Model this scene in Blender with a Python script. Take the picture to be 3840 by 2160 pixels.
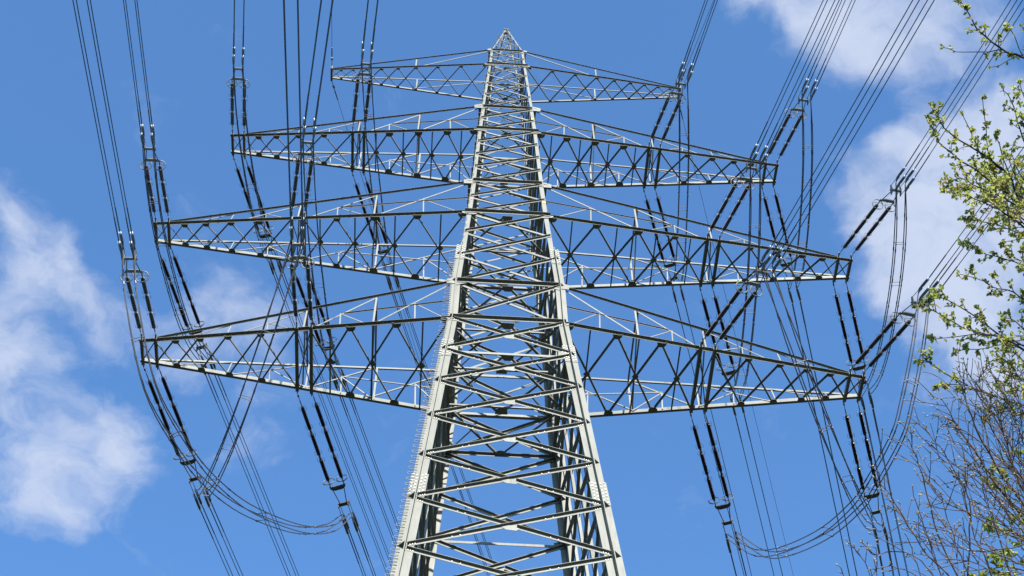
import bpy, math, random, itertools
from mathutils import Vector, Matrix
V = Vector
scene = bpy.context.scene
for o in list(bpy.data.objects):
    bpy.data.objects.remove(o)

# ------------------------------------------------------------------ camera
F_PX, PITCH, ROLL, EYE = 6023.128, 1.0, -0.001, V((0, 0, 1.7))
cam_d = bpy.data.cameras.new('camera')
cam = bpy.data.objects.new('camera', cam_d)
scene.collection.objects.link(cam)
cam_d.sensor_width = 36.0
cam_d.sensor_fit = 'HORIZONTAL'
cam_d.lens = 36.0 * F_PX / 3840.0
cam_d.clip_start = 0.05
cam_d.clip_end = 5000
FWD = V((0, math.cos(PITCH), math.sin(PITCH)))
UP0 = V((0, -math.sin(PITCH), math.cos(PITCH)))
RT0 = V((1, 0, 0))
RT = RT0 * math.cos(ROLL) + UP0 * math.sin(ROLL)
UP = UP0 * math.cos(ROLL) - RT0 * math.sin(ROLL)
m = Matrix((RT, UP, -FWD)).transposed().to_4x4()
m.translation = EYE
cam.matrix_world = m
scene.camera = cam
scene.render.resolution_x, scene.render.resolution_y = 1024, 576

def at(px, py, dist):
    """point seen at a photograph position, at a real distance from the eye"""
    d = FWD + RT * ((px - 1920) / F_PX) - UP * ((py - 1080) / F_PX)
    return EYE + d.normalized() * dist

# ------------------------------------------------------------------ light, sky
SUN_EL, SUN_AZ = math.radians(32), math.radians(171)      # azimuth from +Y towards +X
sd = V((math.sin(SUN_AZ) * math.cos(SUN_EL), math.cos(SUN_AZ) * math.cos(SUN_EL), math.sin(SUN_EL)))
sl = bpy.data.lights.new('sun', 'SUN')
sl.energy = 5.0
sl.angle = math.radians(0.5)
sl.color = (1.0, 0.95, 0.86)
sun = bpy.data.objects.new('sun', sl)
scene.collection.objects.link(sun)
sun.rotation_euler = sd.to_track_quat('Z', 'Y').to_euler()
sun.location = (0, 0, 120)

scene.view_settings.view_transform = 'Standard'
scene.view_settings.look = 'None'
scene.view_settings.gamma = 1.0
scene.view_settings.exposure = 1.35
scene.view_settings.use_curve_mapping = False

world = bpy.data.worlds.new('World')
scene.world = world
world.use_nodes = True
nt = world.node_tree
nt.nodes.clear()
N = nt.nodes.new
L = nt.links.new
def math_node(op, a, b=None, clamp=False):
    n = N('ShaderNodeMath'); n.operation = op; n.use_clamp = clamp
    for i, x in enumerate((a, b)):
        if x is None: continue
        if isinstance(x, (int, float)): n.inputs[i].default_value = x
        else: L(x, n.inputs[i])
    return n.outputs[0]
sky = N('ShaderNodeTexSky')
sky.sky_type = 'NISHITA'
sky.sun_disc = False
sky.sun_elevation = SUN_EL
sky.sun_rotation = SUN_AZ
sky.altitude = 100
sky.air_density = 1.0
sky.dust_density = 0.6
sky.ozone_density = 2.2
tint = N('ShaderNodeMix'); tint.data_type = 'RGBA'; tint.blend_type = 'MULTIPLY'
tint.inputs[0].default_value = 1.0
L(sky.outputs[0], tint.inputs[6])
SKY_TINT = (0.97, 1.44, 1.80, 1)
tint.inputs[7].default_value = SKY_TINT
# clouds: a layer over the whole sky, laid out on a level plane high above the ground
tc = N('ShaderNodeTexCoord')
sep = N('ShaderNodeSeparateXYZ'); L(tc.outputs['Generated'], sep.inputs[0])
zc = math_node('MAXIMUM', sep.outputs[2], 0.04)
comb = N('ShaderNodeCombineXYZ')
L(math_node('DIVIDE', sep.outputs[0], zc), comb.inputs[0])
L(math_node('DIVIDE', sep.outputs[1], zc), comb.inputs[1])
plane = comb.outputs[0]
warpn = N('ShaderNodeTexNoise'); warpn.inputs['Scale'].default_value = 14; warpn.inputs['Detail'].default_value = 5
L(plane, warpn.inputs['Vector'])
wv = N('ShaderNodeVectorMath'); wv.operation = 'MULTIPLY_ADD'
L(warpn.outputs['Color'], wv.inputs[0]); wv.inputs[1].default_value = (0.085, 0.085, 0); wv.inputs[2].default_value = (-0.0425, -0.0425, 0)
wadd = N('ShaderNodeVectorMath'); wadd.operation = 'ADD'
L(plane, wadd.inputs[0]); L(wv.outputs[0], wadd.inputs[1])
def cloud_uv(px, py):
    d = at(px, py, 1.0) - EYE
    return V((d.x / d.z, d.y / d.z))
# centre, long axis end, short axis end (all as seen in the photograph), strength
BLOBS = [
    ((60, 1230), (130, 1580), (210, 1170), 0.70), ((20, 1300), (120, 1480), (160, 1250), 0.75),
    ((250, 1060), (460, 1400), (400, 980), 0.70), ((90, 900), (330, 1110), (20, 1000), 0.62),
    ((280, 1730), (660, 1850), (230, 1970), 0.80), ((90, 1760), (330, 1900), (60, 1980), 0.5),
    ((430, 1660), (650, 1560), (480, 1800), 0.5),
    ((860, 1180), (1130, 1040), (940, 1420), 0.62), ((1010, 1420), (1250, 1560), (960, 1560), 0.42),
    ((660, 830), (820, 760), (690, 910), 0.30), ((980, 1680), (1240, 1760), (950, 1800), 0.25),
    ((640, 1250), (760, 1450), (520, 1330), 0.35), ((240, 860), (330, 900), (230, 930), 0.25),
    ((2980, 20), (3300, 150), (2930, 150), 0.75), ((3230, 110), (3480, 210), (3180, 330), 0.72),
    ((3580, 60), (3840, 130), (3540, 230), 0.62), ((3390, 60), (3560, 120), (3360, 200), 0.62), ((3450, 330), (3560, 420), (3400, 420), 0.28),
    ((3440, 570), (3600, 640), (3420, 670), 0.85), ((3650, 520), (3820, 300), (3850, 620), 0.97), ((3720, 430), (3900, 260), (3800, 620), 0.9),
    ((3500, 960), (3740, 1300), (3780, 860), 1.0), ((3390, 1010), (3500, 1270), (3260, 1080), 0.9), ((3480, 820), (3600, 760), (3490, 960), 0.75),
    ((3680, 1270), (3860, 1440), (3540, 1420), 0.9), ((3780, 800), (3900, 1150), (3560, 860), 0.85),
    ((1160, 70), (1220, 140), (1110, 100), 0.14), ((3560, 1480), (3700, 1540), (3520, 1540), 0.35),
]
acc = None
for c, a, b, w in BLOBS:
    if c[0] < 1300: w *= 0.80
    cu = cloud_uv(*c); au = cloud_uv(*a) - cu; bu = cloud_uv(*b) - cu
    mp = N('ShaderNodeMapping'); mp.vector_type = 'TEXTURE'
    mp.inputs['Location'].default_value = (cu.x, cu.y, 0)
    mp.inputs['Rotation'].default_value = (0, 0, math.atan2(au.y, au.x))
    mp.inputs['Scale'].default_value = (au.length, bu.length, 1)
    L(wadd.outputs[0], mp.inputs['Vector'])
    ln = N('ShaderNodeVectorMath'); ln.operation = 'LENGTH'; L(mp.outputs[0], ln.inputs[0])
    mr = N('ShaderNodeMapRange'); mr.interpolation_type = 'SMOOTHERSTEP'
    mr.inputs['From Min'].default_value = 1.55; mr.inputs['From Max'].default_value = 0.05
    mr.inputs['To Min'].default_value = 0; mr.inputs['To Max'].default_value = w
    L(ln.outputs['Value'], mr.inputs['Value'])
    if acc is None: acc = mr.outputs[0]
    else:  # soft union
        acc = math_node('SUBTRACT', math_node('ADD', acc, mr.outputs[0]), math_node('MULTIPLY', acc, mr.outputs[0]))
n1 = N('ShaderNodeTexNoise'); n1.inputs['Scale'].default_value = 17; n1.inputs['Detail'].default_value = 10; n1.inputs['Roughness'].default_value = 0.6
L(wadd.outputs[0], n1.inputs['Vector'])
nz = N('ShaderNodeMapRange'); nz.inputs['From Min'].default_value = 0.33; nz.inputs['From Max'].default_value = 0.66
nz.inputs['To Min'].default_value = -0.62; nz.inputs['To Max'].default_value = 0.02
L(n1.outputs['Fac'], nz.inputs['Value'])
dens = math_node('ADD', math_node('MULTIPLY', acc, 1.22), nz.outputs[0])
# thin veil everywhere else in the sky so the rest is not empty
dcl = N('ShaderNodeMapRange'); dcl.interpolation_type = 'SMOOTHSTEP'
dcl.inputs['From Min'].default_value = -0.14; dcl.inputs['From Max'].default_value = 1.08
dcl.inputs['To Max'].default_value = 0.92
L(dens, dcl.inputs['Value'])
mixc = N('ShaderNodeMix'); mixc.data_type = 'RGBA'
L(dcl.outputs[0], mixc.inputs[0]); L(tint.outputs[2], mixc.inputs[6])
CLOUD = (3.55, 3.97, 4.95, 1)
mixc.inputs[7].default_value = CLOUD
bg = N('ShaderNodeBackground'); bg.inputs['Strength'].default_value = 0.073
L(mixc.outputs[2], bg.inputs['Color'])
wo = N('ShaderNodeOutputWorld'); L(bg.outputs[0], wo.inputs['Surface'])

# ------------------------------------------------------------------ materials
def material(name, base, rough=0.5, metal=0.0, var=0.0, scale=3.0, spec=0.5, tint2=None, bump=0.0, bscale=30):
    mt = bpy.data.materials.new(name); mt.use_nodes = True
    t = mt.node_tree; b = t.nodes['Principled BSDF']
    b.inputs['Roughness'].default_value = rough
    b.inputs['Metallic'].default_value = metal
    b.inputs['Specular IOR Level'].default_value = spec
    b.inputs['Base Color'].default_value = (*base, 1)
    if var or tint2:
        g = t.nodes.new('ShaderNodeNewGeometry')
        n = t.nodes.new('ShaderNodeTexNoise'); n.inputs['Scale'].default_value = scale
        n.inputs['Detail'].default_value = 5
        t.links.new(g.outputs['Position'], n.inputs['Vector'])
        r = t.nodes.new('ShaderNodeValToRGB')
        lo = tint2 or tuple(c * (1 - var) for c in base)
        r.color_ramp.elements[0].position = 0.36; r.color_ramp.elements[0].color = (*lo, 1)
        r.color_ramp.elements[1].position = 0.64; r.color_ramp.elements[1].color = (*base, 1)
        t.links.new(n.outputs['Fac'], r.inputs[0]); t.links.new(r.outputs[0], b.inputs['Base Color'])
    if bump:
        n2 = t.nodes.new('ShaderNodeTexNoise'); n2.inputs['Scale'].default_value = bscale
        bp = t.nodes.new('ShaderNodeBump'); bp.inputs['Strength'].default_value = bump
        t.links.new(n2.outputs['Fac'], bp.inputs['Height']); t.links.new(bp.outputs[0], b.inputs['Normal'])
    return mt
M_STEEL = material('painted_steel', (0.158, 0.161, 0.143), 0.5, 0.0, scale=1.3, tint2=(0.136, 0.140, 0.124), spec=0.3)
def weather(mt):
    t = mt.node_tree; b = t.nodes['Principled BSDF']
    src = b.inputs['Base Color'].links[0].from_socket
    g = t.nodes.new('ShaderNodeNewGeometry')
    mp = t.nodes.new('ShaderNodeMapping'); mp.inputs['Scale'].default_value = (7, 7, 0.7)
    t.links.new(g.outputs['Position'], mp.inputs['Vector'])
    n = t.nodes.new('ShaderNodeTexNoise'); n.inputs['Scale'].default_value = 1.6; n.inputs['Detail'].default_value = 6
    t.links.new(mp.outputs[0], n.inputs['Vector'])
    r = t.nodes.new('ShaderNodeMapRange'); r.inputs['From Min'].default_value = .55; r.inputs['From Max'].default_value = .80
    r.inputs['To Max'].default_value = .55
    t.links.new(n.outputs['Fac'], r.inputs['Value'])
    mx = t.nodes.new('ShaderNodeMix'); mx.data_type = 'RGBA'
    t.links.new(r.outputs[0], mx.inputs[0]); t.links.new(src, mx.inputs[6]); mx.inputs[7].default_value = (.105, .10, .085, 1)
    oi = t.nodes.new('ShaderNodeObjectInfo')
    rr = t.nodes.new('ShaderNodeMapRange'); rr.inputs['To Min'].default_value = .80; rr.inputs['To Max'].default_value = 1.06
    t.links.new(oi.outputs['Random'], rr.inputs['Value'])
    sc_ = t.nodes.new('ShaderNodeVectorMath'); sc_.operation = 'SCALE'
    t.links.new(mx.outputs[2], sc_.inputs[0]); t.links.new(rr.outputs[0], sc_.inputs['Scale'])
    t.links.new(sc_.outputs[0], b.inputs['Base Color'])
    n3 = t.nodes.new('ShaderNodeMapRange'); n3.inputs['To Min'].default_value = .42; n3.inputs['To Max'].default_value = .68
    t.links.new(n.outputs['Fac'], n3.inputs['Value']); t.links.new(n3.outputs[0], b.inputs['Roughness'])
weather(M_STEEL)
M_YEL = material('yellow_marker', (0.55, 0.42, 0.05), 0.6)
M_RED = material('red_marker', (0.45, 0.10, 0.09), 0.6)
M_BOLT = material('bolt_steel', (0.30, 0.31, 0.29), 0.5, 0.4)
M_ROD = material('brown_glaze', (0.020, 0.012, 0.013), 0.3, 0.0, var=0.3, scale=4)
M_GALV = material('galvanised_fitting', (0.085, 0.085, 0.08), 0.45, 0.3, var=0.3, scale=9)
M_CAP = material('bright_aluminium', (0.6, 0.6, 0.6), 0.35, 0.5)
M_WIRE = material('stranded_aluminium', (0.035, 0.035, 0.038), 0.5, 0.2)
M_JUMP = material('grey_jumper_cable', (0.055, 0.052, 0.055), 0.5, 0.15)
M_BARK = material('grey_brown_bark', (0.105, 0.077, 0.060), 0.9, 0, tint2=(0.055, 0.040, 0.033), scale=25, bump=0.4, bscale=80, spec=0.2)
M_BARKD = material('dark_bark', (0.055, 0.040, 0.036), 0.85, 0, tint2=(0.032, 0.023, 0.022), scale=25, bump=0.4, bscale=80, spec=0.2)
M_BUD = material('pale_bud_scales', (0.24, 0.22, 0.13), 0.7, 0, tint2=(0.13, 0.11, 0.06), scale=20)
M_GRASS = material('meadow_grass', (0.030, 0.038, 0.018), 0.95, 0, tint2=(0.028, 0.026, 0.017), scale=0.35, spec=0.1)
M_CONC = material('footing_concrete', (0.38, 0.36, 0.33), 0.9, 0, var=0.25, scale=2)
def leaf_material(name, a, b, trans=0.45):
    mt = bpy.data.materials.new(name); mt.use_nodes = True
    t = mt.node_tree; t.nodes.clear()
    g = t.nodes.new('ShaderNodeNewGeometry')
    n = t.nodes.new('ShaderNodeTexNoise'); n.inputs['Scale'].default_value = 6.5; n.inputs['Detail'].default_value = 3
    t.links.new(g.outputs['Position'], n.inputs['Vector'])
    r = t.nodes.new('ShaderNodeValToRGB')
    r.color_ramp.elements[0].position = 0.38; r.color_ramp.elements[0].color = (*a, 1)
    r.color_ramp.elements[1].position = 0.62; r.color_ramp.elements[1].color = (*b, 1)
    t.links.new(n.outputs['Fac'], r.inputs[0])
    d = t.nodes.new('ShaderNodeBsdfPrincipled'); d.inputs['Roughness'].default_value = 0.5; d.inputs['Specular IOR Level'].default_value = 0.35
    tr = t.nodes.new('ShaderNodeBsdfTranslucent')
    t.links.new(r.outputs[0], d.inputs['Base Color']); t.links.new(r.outputs[0], tr.inputs['Color'])
    mx = t.nodes.new('ShaderNodeMixShader'); mx.inputs[0].default_value = trans
    t.links.new(d.outputs[0], mx.inputs[1]); t.links.new(tr.outputs[0], mx.inputs[2])
    o = t.nodes.new('ShaderNodeOutputMaterial'); t.links.new(mx.outputs[0], o.inputs['Surface'])
    return mt
M_LEAF = leaf_material('young_leaf', (0.16, 0.185, 0.05), (0.38, 0.40, 0.085), 0.55)
M_LEAF2 = leaf_material('far_leaf', (0.15, 0.19, 0.025), (0.30, 0.33, 0.04), 0.5)
M_CATKIN = leaf_material('catkin', (0.34, 0.22, 0.07), (0.42, 0.32, 0.10), 0.4)

# ------------------------------------------------------------------ mesh helpers
COL = scene.collection
def empty(name, loc, label, cat, group=None, rz=0.0):
    o = bpy.data.objects.new(name, None); COL.objects.link(o)
    o.empty_display_size = 0.3
    o.location = loc; o.rotation_euler = (0, 0, rz)
    o['label'] = label; o['category'] = cat
    if group: o['group'] = group
    return o
class MB:
    def __init__(self): self.v = []; self.f = []; self.mi = []; self.cur = 0
    def face(self, idx): self.f.append(idx); self.mi.append(self.cur)
    def poly(self, pts):
        b = len(self.v); self.v += [tuple(p) for p in pts]; self.face(tuple(range(b, b + len(pts))))
    def prism(self, pts0, pts1):
        n = len(pts0); b = len(self.v)
        self.v += [tuple(p) for p in pts0] + [tuple(p) for p in pts1]
        for i in range(n): self.face((b + i, b + (i + 1) % n, b + n + (i + 1) % n, b + n + i))
        self.face(tuple(range(b + n - 1, b - 1, -1))); self.face(tuple(range(b + n, b + 2 * n)))
    def angle(self, p0, p1, n, b, out=1, t=None, heel='top', b2=None):
        """steel angle from p0 to p1: one leg lies in the face with normal n, the other stands out along out*n"""
        p0, p1, n = V(p0), V(p1), V(n)
        a = (p1 - p0).normalized(); n = (n - a * n.dot(a)).normalized()
        u = a.cross(n)
        if u.z < -1e-4 or (abs(u.z) < 1e-4 and u.x < 0): u = -u
        if heel == 'bottom': u = -u
        t = t or max(0.008, b * 0.1); b2 = b2 or b
        q = n * out
        sec = [V((0, 0, 0)), -u * b, -u * b + q * t, -u * t + q * t, -u * t + q * b2, q * b2]
        if sec[1].cross(sec[5]).dot(a) < 0: sec.reverse()
        self.prism([p0 + s for s in sec], [p1 + s for s in sec])
    def box(self, c, ax, ay, az, sx, sy, sz):
        c = V(c); ax, ay, az = V(ax) * sx / 2, V(ay) * sy / 2, V(az) * sz / 2
        self.prism([c - ax - ay - az, c + ax - ay - az, c + ax + ay - az, c - ax + ay - az],
                   [c - ax - ay + az, c + ax - ay + az, c + ax + ay + az, c - ax + ay + az])
    def plate(self, pts, n, t):
        n = V(n).normalized() * t
        self.prism([V(p) for p in pts], [V(p) + n for p in pts])
    def tube(self, pts, r, seg=6, cap=True, r1=None):
        pts = [V(p) for p in pts]; n = len(pts); b = len(self.v)
        prev = None
        for i, p in enumerate(pts):
            d = (pts[min(i + 1, n - 1)] - pts[max(i - 1, 0)]).normalized()
            if prev is None:
                x = d.cross(V((0, 0, 1)))
                if x.length < 1e-3: x = d.cross(V((1, 0, 0)))
            else:
                x = prev - d * prev.dot(d)
                if x.length < 1e-4: x = d.cross(V((0, 0, 1)))
            x.normalize(); prev = x; y = d.cross(x)
            if isinstance(r, (list, tuple)): rr = r[i]
            else: rr = r if r1 is None else r + (r1 - r) * i / max(1, n - 1)
            for k in range(seg):
                an = 2 * math.pi * k / seg
                self.v.append(tuple(p + (x * math.cos(an) + y * math.sin(an)) * rr))
        for i in range(n - 1):
            for k in range(seg):
                k2 = (k + 1) % seg
                self.face((b + i * seg + k, b + i * seg + k2, b + (i + 1) * seg + k2, b + (i + 1) * seg + k))
        if cap:
            self.face(tuple(range(b + seg - 1, b - 1, -1)))
            self.face(tuple(range(b + (n - 1) * seg, b + n * seg)))
    def ring(self, c, ax, R, r, seg=22, s2=6):
        ax = V(ax).normalized(); x = ax.orthogonal().normalized(); y = ax.cross(x); c = V(c); b = len(self.v)
        for i in range(seg):
            a = 2 * math.pi * i / seg; rd = x * math.cos(a) + y * math.sin(a)
            for k in range(s2):
                e = 2 * math.pi * k / s2
                self.v.append(tuple(c + rd * (R + r * math.cos(e)) + ax * r * math.sin(e)))
        for i in range(seg):
            for k in range(s2):
                j = (i + 1) % seg; l = (k + 1) % s2
                self.face((b + i * s2 + k, b + j * s2 + k, b + j * s2 + l, b + i * s2 + l))
    def bolt(self, p, n, r=0.022, h=0.022):
        n = V(n).normalized(); x = n.orthogonal().normalized(); y = n.cross(x); p = V(p)
        ring = [x * math.cos(k * math.pi / 3) * r + y * math.sin(k * math.pi / 3) * r for k in range(6)]
        self.prism([p + q for q in ring], [p + q + n * h for q in ring])
    def build(self, name, mats, parent=None, smooth=False):
        me = bpy.data.meshes.new(name)
        me.from_pydata(self.v, [], self.f)
        if not isinstance(mats, (list, tuple)): mats = [mats]
        for mm in mats: me.materials.append(mm)
        if len(mats) > 1: me.polygons.foreach_set('material_index', self.mi)
        if smooth: me.polygons.foreach_set('use_smooth', [True] * len(me.polygons))
        me.update()
        o = bpy.data.objects.new(name, me); COL.objects.link(o)
        if parent is not None: o.parent = parent
        return o

# ------------------------------------------------------------------ ground
g = MB()
S, K = 2500, 40
for j in range(K + 1):
    for i in range(K + 1):
        x = -S + 2 * S * i / K; y = -S + 2 * S * j / K
        far = max(0, math.hypot(x, y) - 200) / 400
        g.v.append((x, y, min(1, far) * (3 * math.sin(x / 310) + 3 * math.cos(y / 270))))
for j in range(K):
    for i in range(K):
        a = j * (K + 1) + i; g.face((a, a + 1, a + K + 2, a + K + 1))
go = g.build('ground', M_GRASS, smooth=True); go['kind'] = 'structure'

# ------------------------------------------------------------------ pylon
def part_empty(name, parent):
    o = bpy.data.objects.new(name, None); COL.objects.link(o); o.parent = parent; o.empty_display_size = .2
    return o
class Plates:
    '''collects single plates and bars, each becoming an object of its own'''
    def __init__(self): self.items = []
    def plate(self, pts, n, t): mb = MB(); mb.plate(pts, n, t); self.items.append(('gusset_plate', mb))
    def angle(self, *a, **k): mb = MB(); mb.angle(*a, **k); self.items.append(('horizontal_bar', mb))
TX, TY, PSI, Q, RR = -0.299, 36.439, 0.063, 1.065, 0.928
pylon = empty('power_pylon', (TX, TY, 0), 'tall pale green-grey steel lattice pylon with four tiers of cross-arms', 'pylon', rz=PSI)
PM = Matrix.Translation((TX, TY, 0)) @ Matrix.Rotation(PSI, 4, 'Z')
PROF = [(0.0, 5.98), (37.24, 3.247), (52.65, 2.118), (55.35, 2.075), (61.47, 1.735), (64.45, 1.592), (69.97, 1.39),
        (72.65, 1.255), (78.3, 0.96), (80.25, 0.872), (84.9, 0.10), (85.06, 0.08)]
def w_of(z):
    for (a, wa), (b, wb) in zip(PROF, PROF[1:]):
        if z <= b: return wa + (wb - wa) * (z - a) / (b - a)
    return PROF[-1][1]
def corner(sx, fy, z):
    w = w_of(z); return V((sx * w * (1 if fy < 0 else RR), fy * Q * w, z))
NODES = [0.4, 8.0, 14.2, 19.4, 23.9, 27.8, 30.9, 33.6, 36.0, 38.4, 40.95, 43.35, 45.76, 48.06, 50.28, 52.66, 55.33, 57.58, 59.65, 61.48,
         63.0, 64.5, 65.97, 67.28, 68.63, 70.0, 71.33, 72.65, 74.26, 75.7, 77.03, 78.3, 79.27, 80.25, 81.55, 82.9, 84.1, 84.9]
Z_STAR = 58.3      # below: star-shaped double angles, above: single angles
# legs
for sx in (-1, 1):
    for fy in (-1, 1):
        mb = MB()
        zs = [0.0, 37.24, 41.6, 50.35, 52.65, 55.35, Z_STAR]
        for z0, z1 in zip(zs, zs[1:]):
            p0, p1 = corner(sx, fy, z0), corner(sx, fy, z1)
            b = 0.27 if z1 < 42 else 0.225 if z1 < 51 else 0.19
            for dx, dy in ((1, 0), (-1, 0), (0, 1), (0, -1)):
                e = V((dx, dy, 0)); s = V((dy, dx, 0))
                t = 0.028 if abs(dx) else 0.0275
                q0 = [p0 + e * 0.0145 - s * t / 2, p0 + e * b - s * t / 2, p0 + e * b + s * t / 2, p0 + e * 0.0145 + s * t / 2]
                q1 = [q + (p1 - p0) for q in q0]
                mb.prism(q0, q1)
        zs = [Z_STAR - 1.0, 61.47, 64.45, 69.97, 72.65, 78.3, 80.25, 84.9]
        for z0, z1 in zip(zs, zs[1:]):
            p0, p1 = corner(sx, fy, z0), corner(sx, fy, z1)
            b = 0.19 if z1 < 65 else 0.165 if z1 < 73 else 0.125 if z1 < 81 else 0.065
            t = 0.022 if z1 < 81 else 0.01
            ex, ey = V((-sx, 0, 0)), V((0, -fy, 0))
            sec = [V((0, 0, 0)), ex * b, ex * b + ey * t, ex * t + ey * t, ex * t + ey * b, ey * b]
            if sx * fy < 0: sec.reverse()
            mb.prism([p0 + s for s in sec], [p1 + s for s in sec])
        leg = mb.build('leg', M_STEEL, pylon)
        # batten plates in the open quarters of the star section
        for z in [z for z in NODES if 35 < z < Z_STAR]:
            p = corner(sx, fy, z); fl = .25 if z < 42 else .205 if z < 51 else .17
            for ax, ay in ((sx, fy), (-sx, -fy), (sx, -fy)):
                A = p + V((ax * 0.016, ay * 0.016, 0)); B = p + V((ax * fl, ay * 0.016, 0)); C = p + V((ax * 0.016, ay * fl, 0))
                mb = MB(); mb.plate([A, B, C], (0, 0, 1), 0.014); mb.build('batten_plate', M_STEEL, leg)
        # splice plates with bolts
        for zc_, hh in ((50.35, 1.15), (41.6, 1.25), (57.75, 1.2)):
            mb = MB()
            p0, p1 = corner(sx, fy, zc_ - hh / 2), corner(sx, fy, zc_ + hh / 2)
            d = (p1 - p0).normalized()
            for side in (-1, 1):
                fw = .28 if zc_ < 45 else .235 if zc_ < 52 else .20
                x0, x1 = side * 0.03, side * fw
                y = fy * 0.0155
                pts = [p0 + V((x0, y, 0)), p0 + V((x1, y, 0)), p1 + V((x1, y, 0)), p1 + V((x0, y, 0))]
                mb.cur = 0; mb.plate(pts, (0, fy, 0), 0.016)
                mb.cur = 1
                for r_ in range(7):
                    for c_ in range(2):
                        mb.bolt(p0 + d * (hh * (r_ + 0.5) / 7) + V((side * (0.30 + 0.42 * c_) * fw, fy * 0.0316, 0.05 * c_)), (0, fy, 0), 0.024, 0.022)
            mb.build('splice_plate', [M_STEEL, M_BOLT], leg)
        mb = MB()
        p = corner(sx, fy, 0.25)
        mb.box(p + V((0, 0, -0.1)), (1, 0, 0), (0, 1, 0), (0, 0, 1), 1.6, 1.6, 0.7)
        mb.tube([p + V((0, 0, 0.25)), p + V((0, 0, 0.55))], 0.62, 14)
        mb.build('footing', M_CONC, leg)

# faces of the tower: crossed braces panel by panel
def face_lattice(cA, cB, nrm, front):
    host = Plates()
    braces = []
    nn = V(nrm)
    for i, (z0, z1) in enumerate(zip(NODES, NODES[1:])):
        A0, A1, B0, B1 = cA(z0), cA(z1), cB(z0), cB(z1)
        span = (B0 - A0).length
        b = 0.125 if z1 < 53 else 0.11 if z1 < 62 else 0.095 if z1 < 73 else 0.062 if z1 < 81 else 0.034
        ins = 0.055 if z1 < 81 else 0.02
        low = z1 < 52.9
        o1 = nn * 0.0165
        inward = (nn.y > .5 and low) or (abs(nn.x) > .5 and z1 < 62)
        so = -1 if inward else 1
        if inward: o1 = -o1
        for rising in (True, False):
            p, q = (A0, B1) if rising else (A1, B0)
            d = (q - p).normalized(); p2, q2 = p + d * ins, q - d * ins
            if low:     # keep the two ends that meet at one leg node apart
                up = V((0, 0, 0.10))
                p2, q2 = (p2 + up, q2 - up * 0.5) if rising else (p2 - up * 0.5, q2 + up)
            mb = MB()
            if rising: mb.angle(p2 + o1, q2 + o1, nn, b, so, b2=b * .85)
            elif low:
                mid = (p2 + q2) / 2; dd = (q2 - p2).normalized()
                mb.angle(p2 + o1 * 1.25, mid - dd * 0.10 + o1 * 1.25, nn, b, so, b2=b * .85)
                mb.angle(mid + dd * 0.16 + o1 * 1.25, q2 + o1 * 1.25, nn, b, so, b2=b * .85)
            else: mb.angle(p2 - nn * 0.03, q2 - nn * 0.03, nn, b, -1)
            if front and z0 > 35:
                mb.cur = 1
                u = d.cross(nn); u = u if u.z > 0 else -u
                off = nn * (0.0165 + b * 0.1 + 0.001 if (rising or low) else -0.0295)
                ks = [0.07, 0.15, 0.23] if z1 < 62 else [0.06, 0.13]
                rad = 0.02 if z1 < 53 else 0.016
                for kk in ks:
                    for e, sg in ((p2, 1), (q2, -1)): mb.bolt(e + d * sg * kk - u * b * 0.6 + off, nn, rad, 0.018)
                if low:
                    for fr in (0.22, 0.26, 0.70, 0.74): mb.bolt(p2.lerp(q2, fr) - u * b * 0.6 + off, nn, rad, 0.018)
                elif rising: mb.bolt(p2.lerp(q2, 0.5) - u * b * 0.6 + off, nn, 0.02, 0.02)
            braces.append(mb)
        if abs(nn.x) > .5 and 30 < z0 and z1 < 60:     # secondary uprights of the side faces
            for fr in (.2, .4, .6, .8):
                mb = MB(); a_, b_ = A0.lerp(B0, fr), A1.lerp(B1, fr)
                mb.angle(a_ + nn * .004, b_ + nn * .004, nn, .14, 1); host.items.append(('upright_strut', mb))
        if low:   # gusset at the crossing
            c = (A0 + B1 + A1 + B0) / 4 + nn * 0.034 - V((0, 0, 0.10))
            e = (B0 - A0).normalized(); u = V((0, 0, 1))
            host.plate([c - e * 0.30 + u * 0.05, c - e * 0.1 - u * 0.11, c + e * 0.22 - u * 0.14, c + e * 0.34 - u * 0.02, c + e * 0.2 + u * 0.12], nn, 0.012)
    # horizontals
    for z, b in ((55.33, .14), (50.28, .12), (64.5, .13), (72.65, .11), (80.25, .08), (45.76, .12), (36.0, .14)):
        A, B = cA(z), cB(z); d = (B - A).normalized()
        if z == 45.76 and nn.y < 0.5: continue
        outw = -1 if z == 50.28 else 1
        o = nn * (0.05 if outw > 0 else -0.045)
        host.angle(A + d * 0.06 + o, B - d * 0.06 + o, nn, b, outw)
        for e, sg in ((A, 1), (B, -1)):
            p = e + nn * (0.0295 + (0.0025 if z in (50.28,) else 0)); u = V((0, 0, 1))
            g_ = 0.34 if z < 60 else 0.24
            host.plate([p + d * sg * 0.03 + u * g_ * .7, p + d * sg * g_ * 1.3 + u * g_ * .28, p + d * sg * g_ * 1.3 - u * g_ * .45, p + d * sg * 0.03 - u * g_], nn, 0.011)
    # belts at cross-arm level, carrying the chords through the tower
    if abs(nrm[1]) > 0.5:
        for z, b in ((52.65, .135), (61.47, .13), (70.0, .118), (78.3, .085)):
            A, B = cA(z), cB(z); d = (B - A).normalized(); o = nn * 0.062
            if nrm[1] < 0: host.angle(A - d * 0.1 + o, B + d * 0.1 + o, nn, b, 1)
            else: host.angle(A + o, B + o, nn, b, 1, heel='bottom')
            if front:
                for e, sg in ((A, 1), (B, -1)):
                    u = V((0, 0, 1))
                    p = e + nn * 0.0375
                    host.plate([p - d * sg * .25 + u * .02, p + d * sg * .4 + u * .02, p + d * sg * .4 - u * b * 1.7, p + d * sg * .25 - u * b * 2.0, p - d * sg * .2 - u * b * 1.5], nn, .012)
    h = part_empty('face_lattice', pylon)
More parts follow.
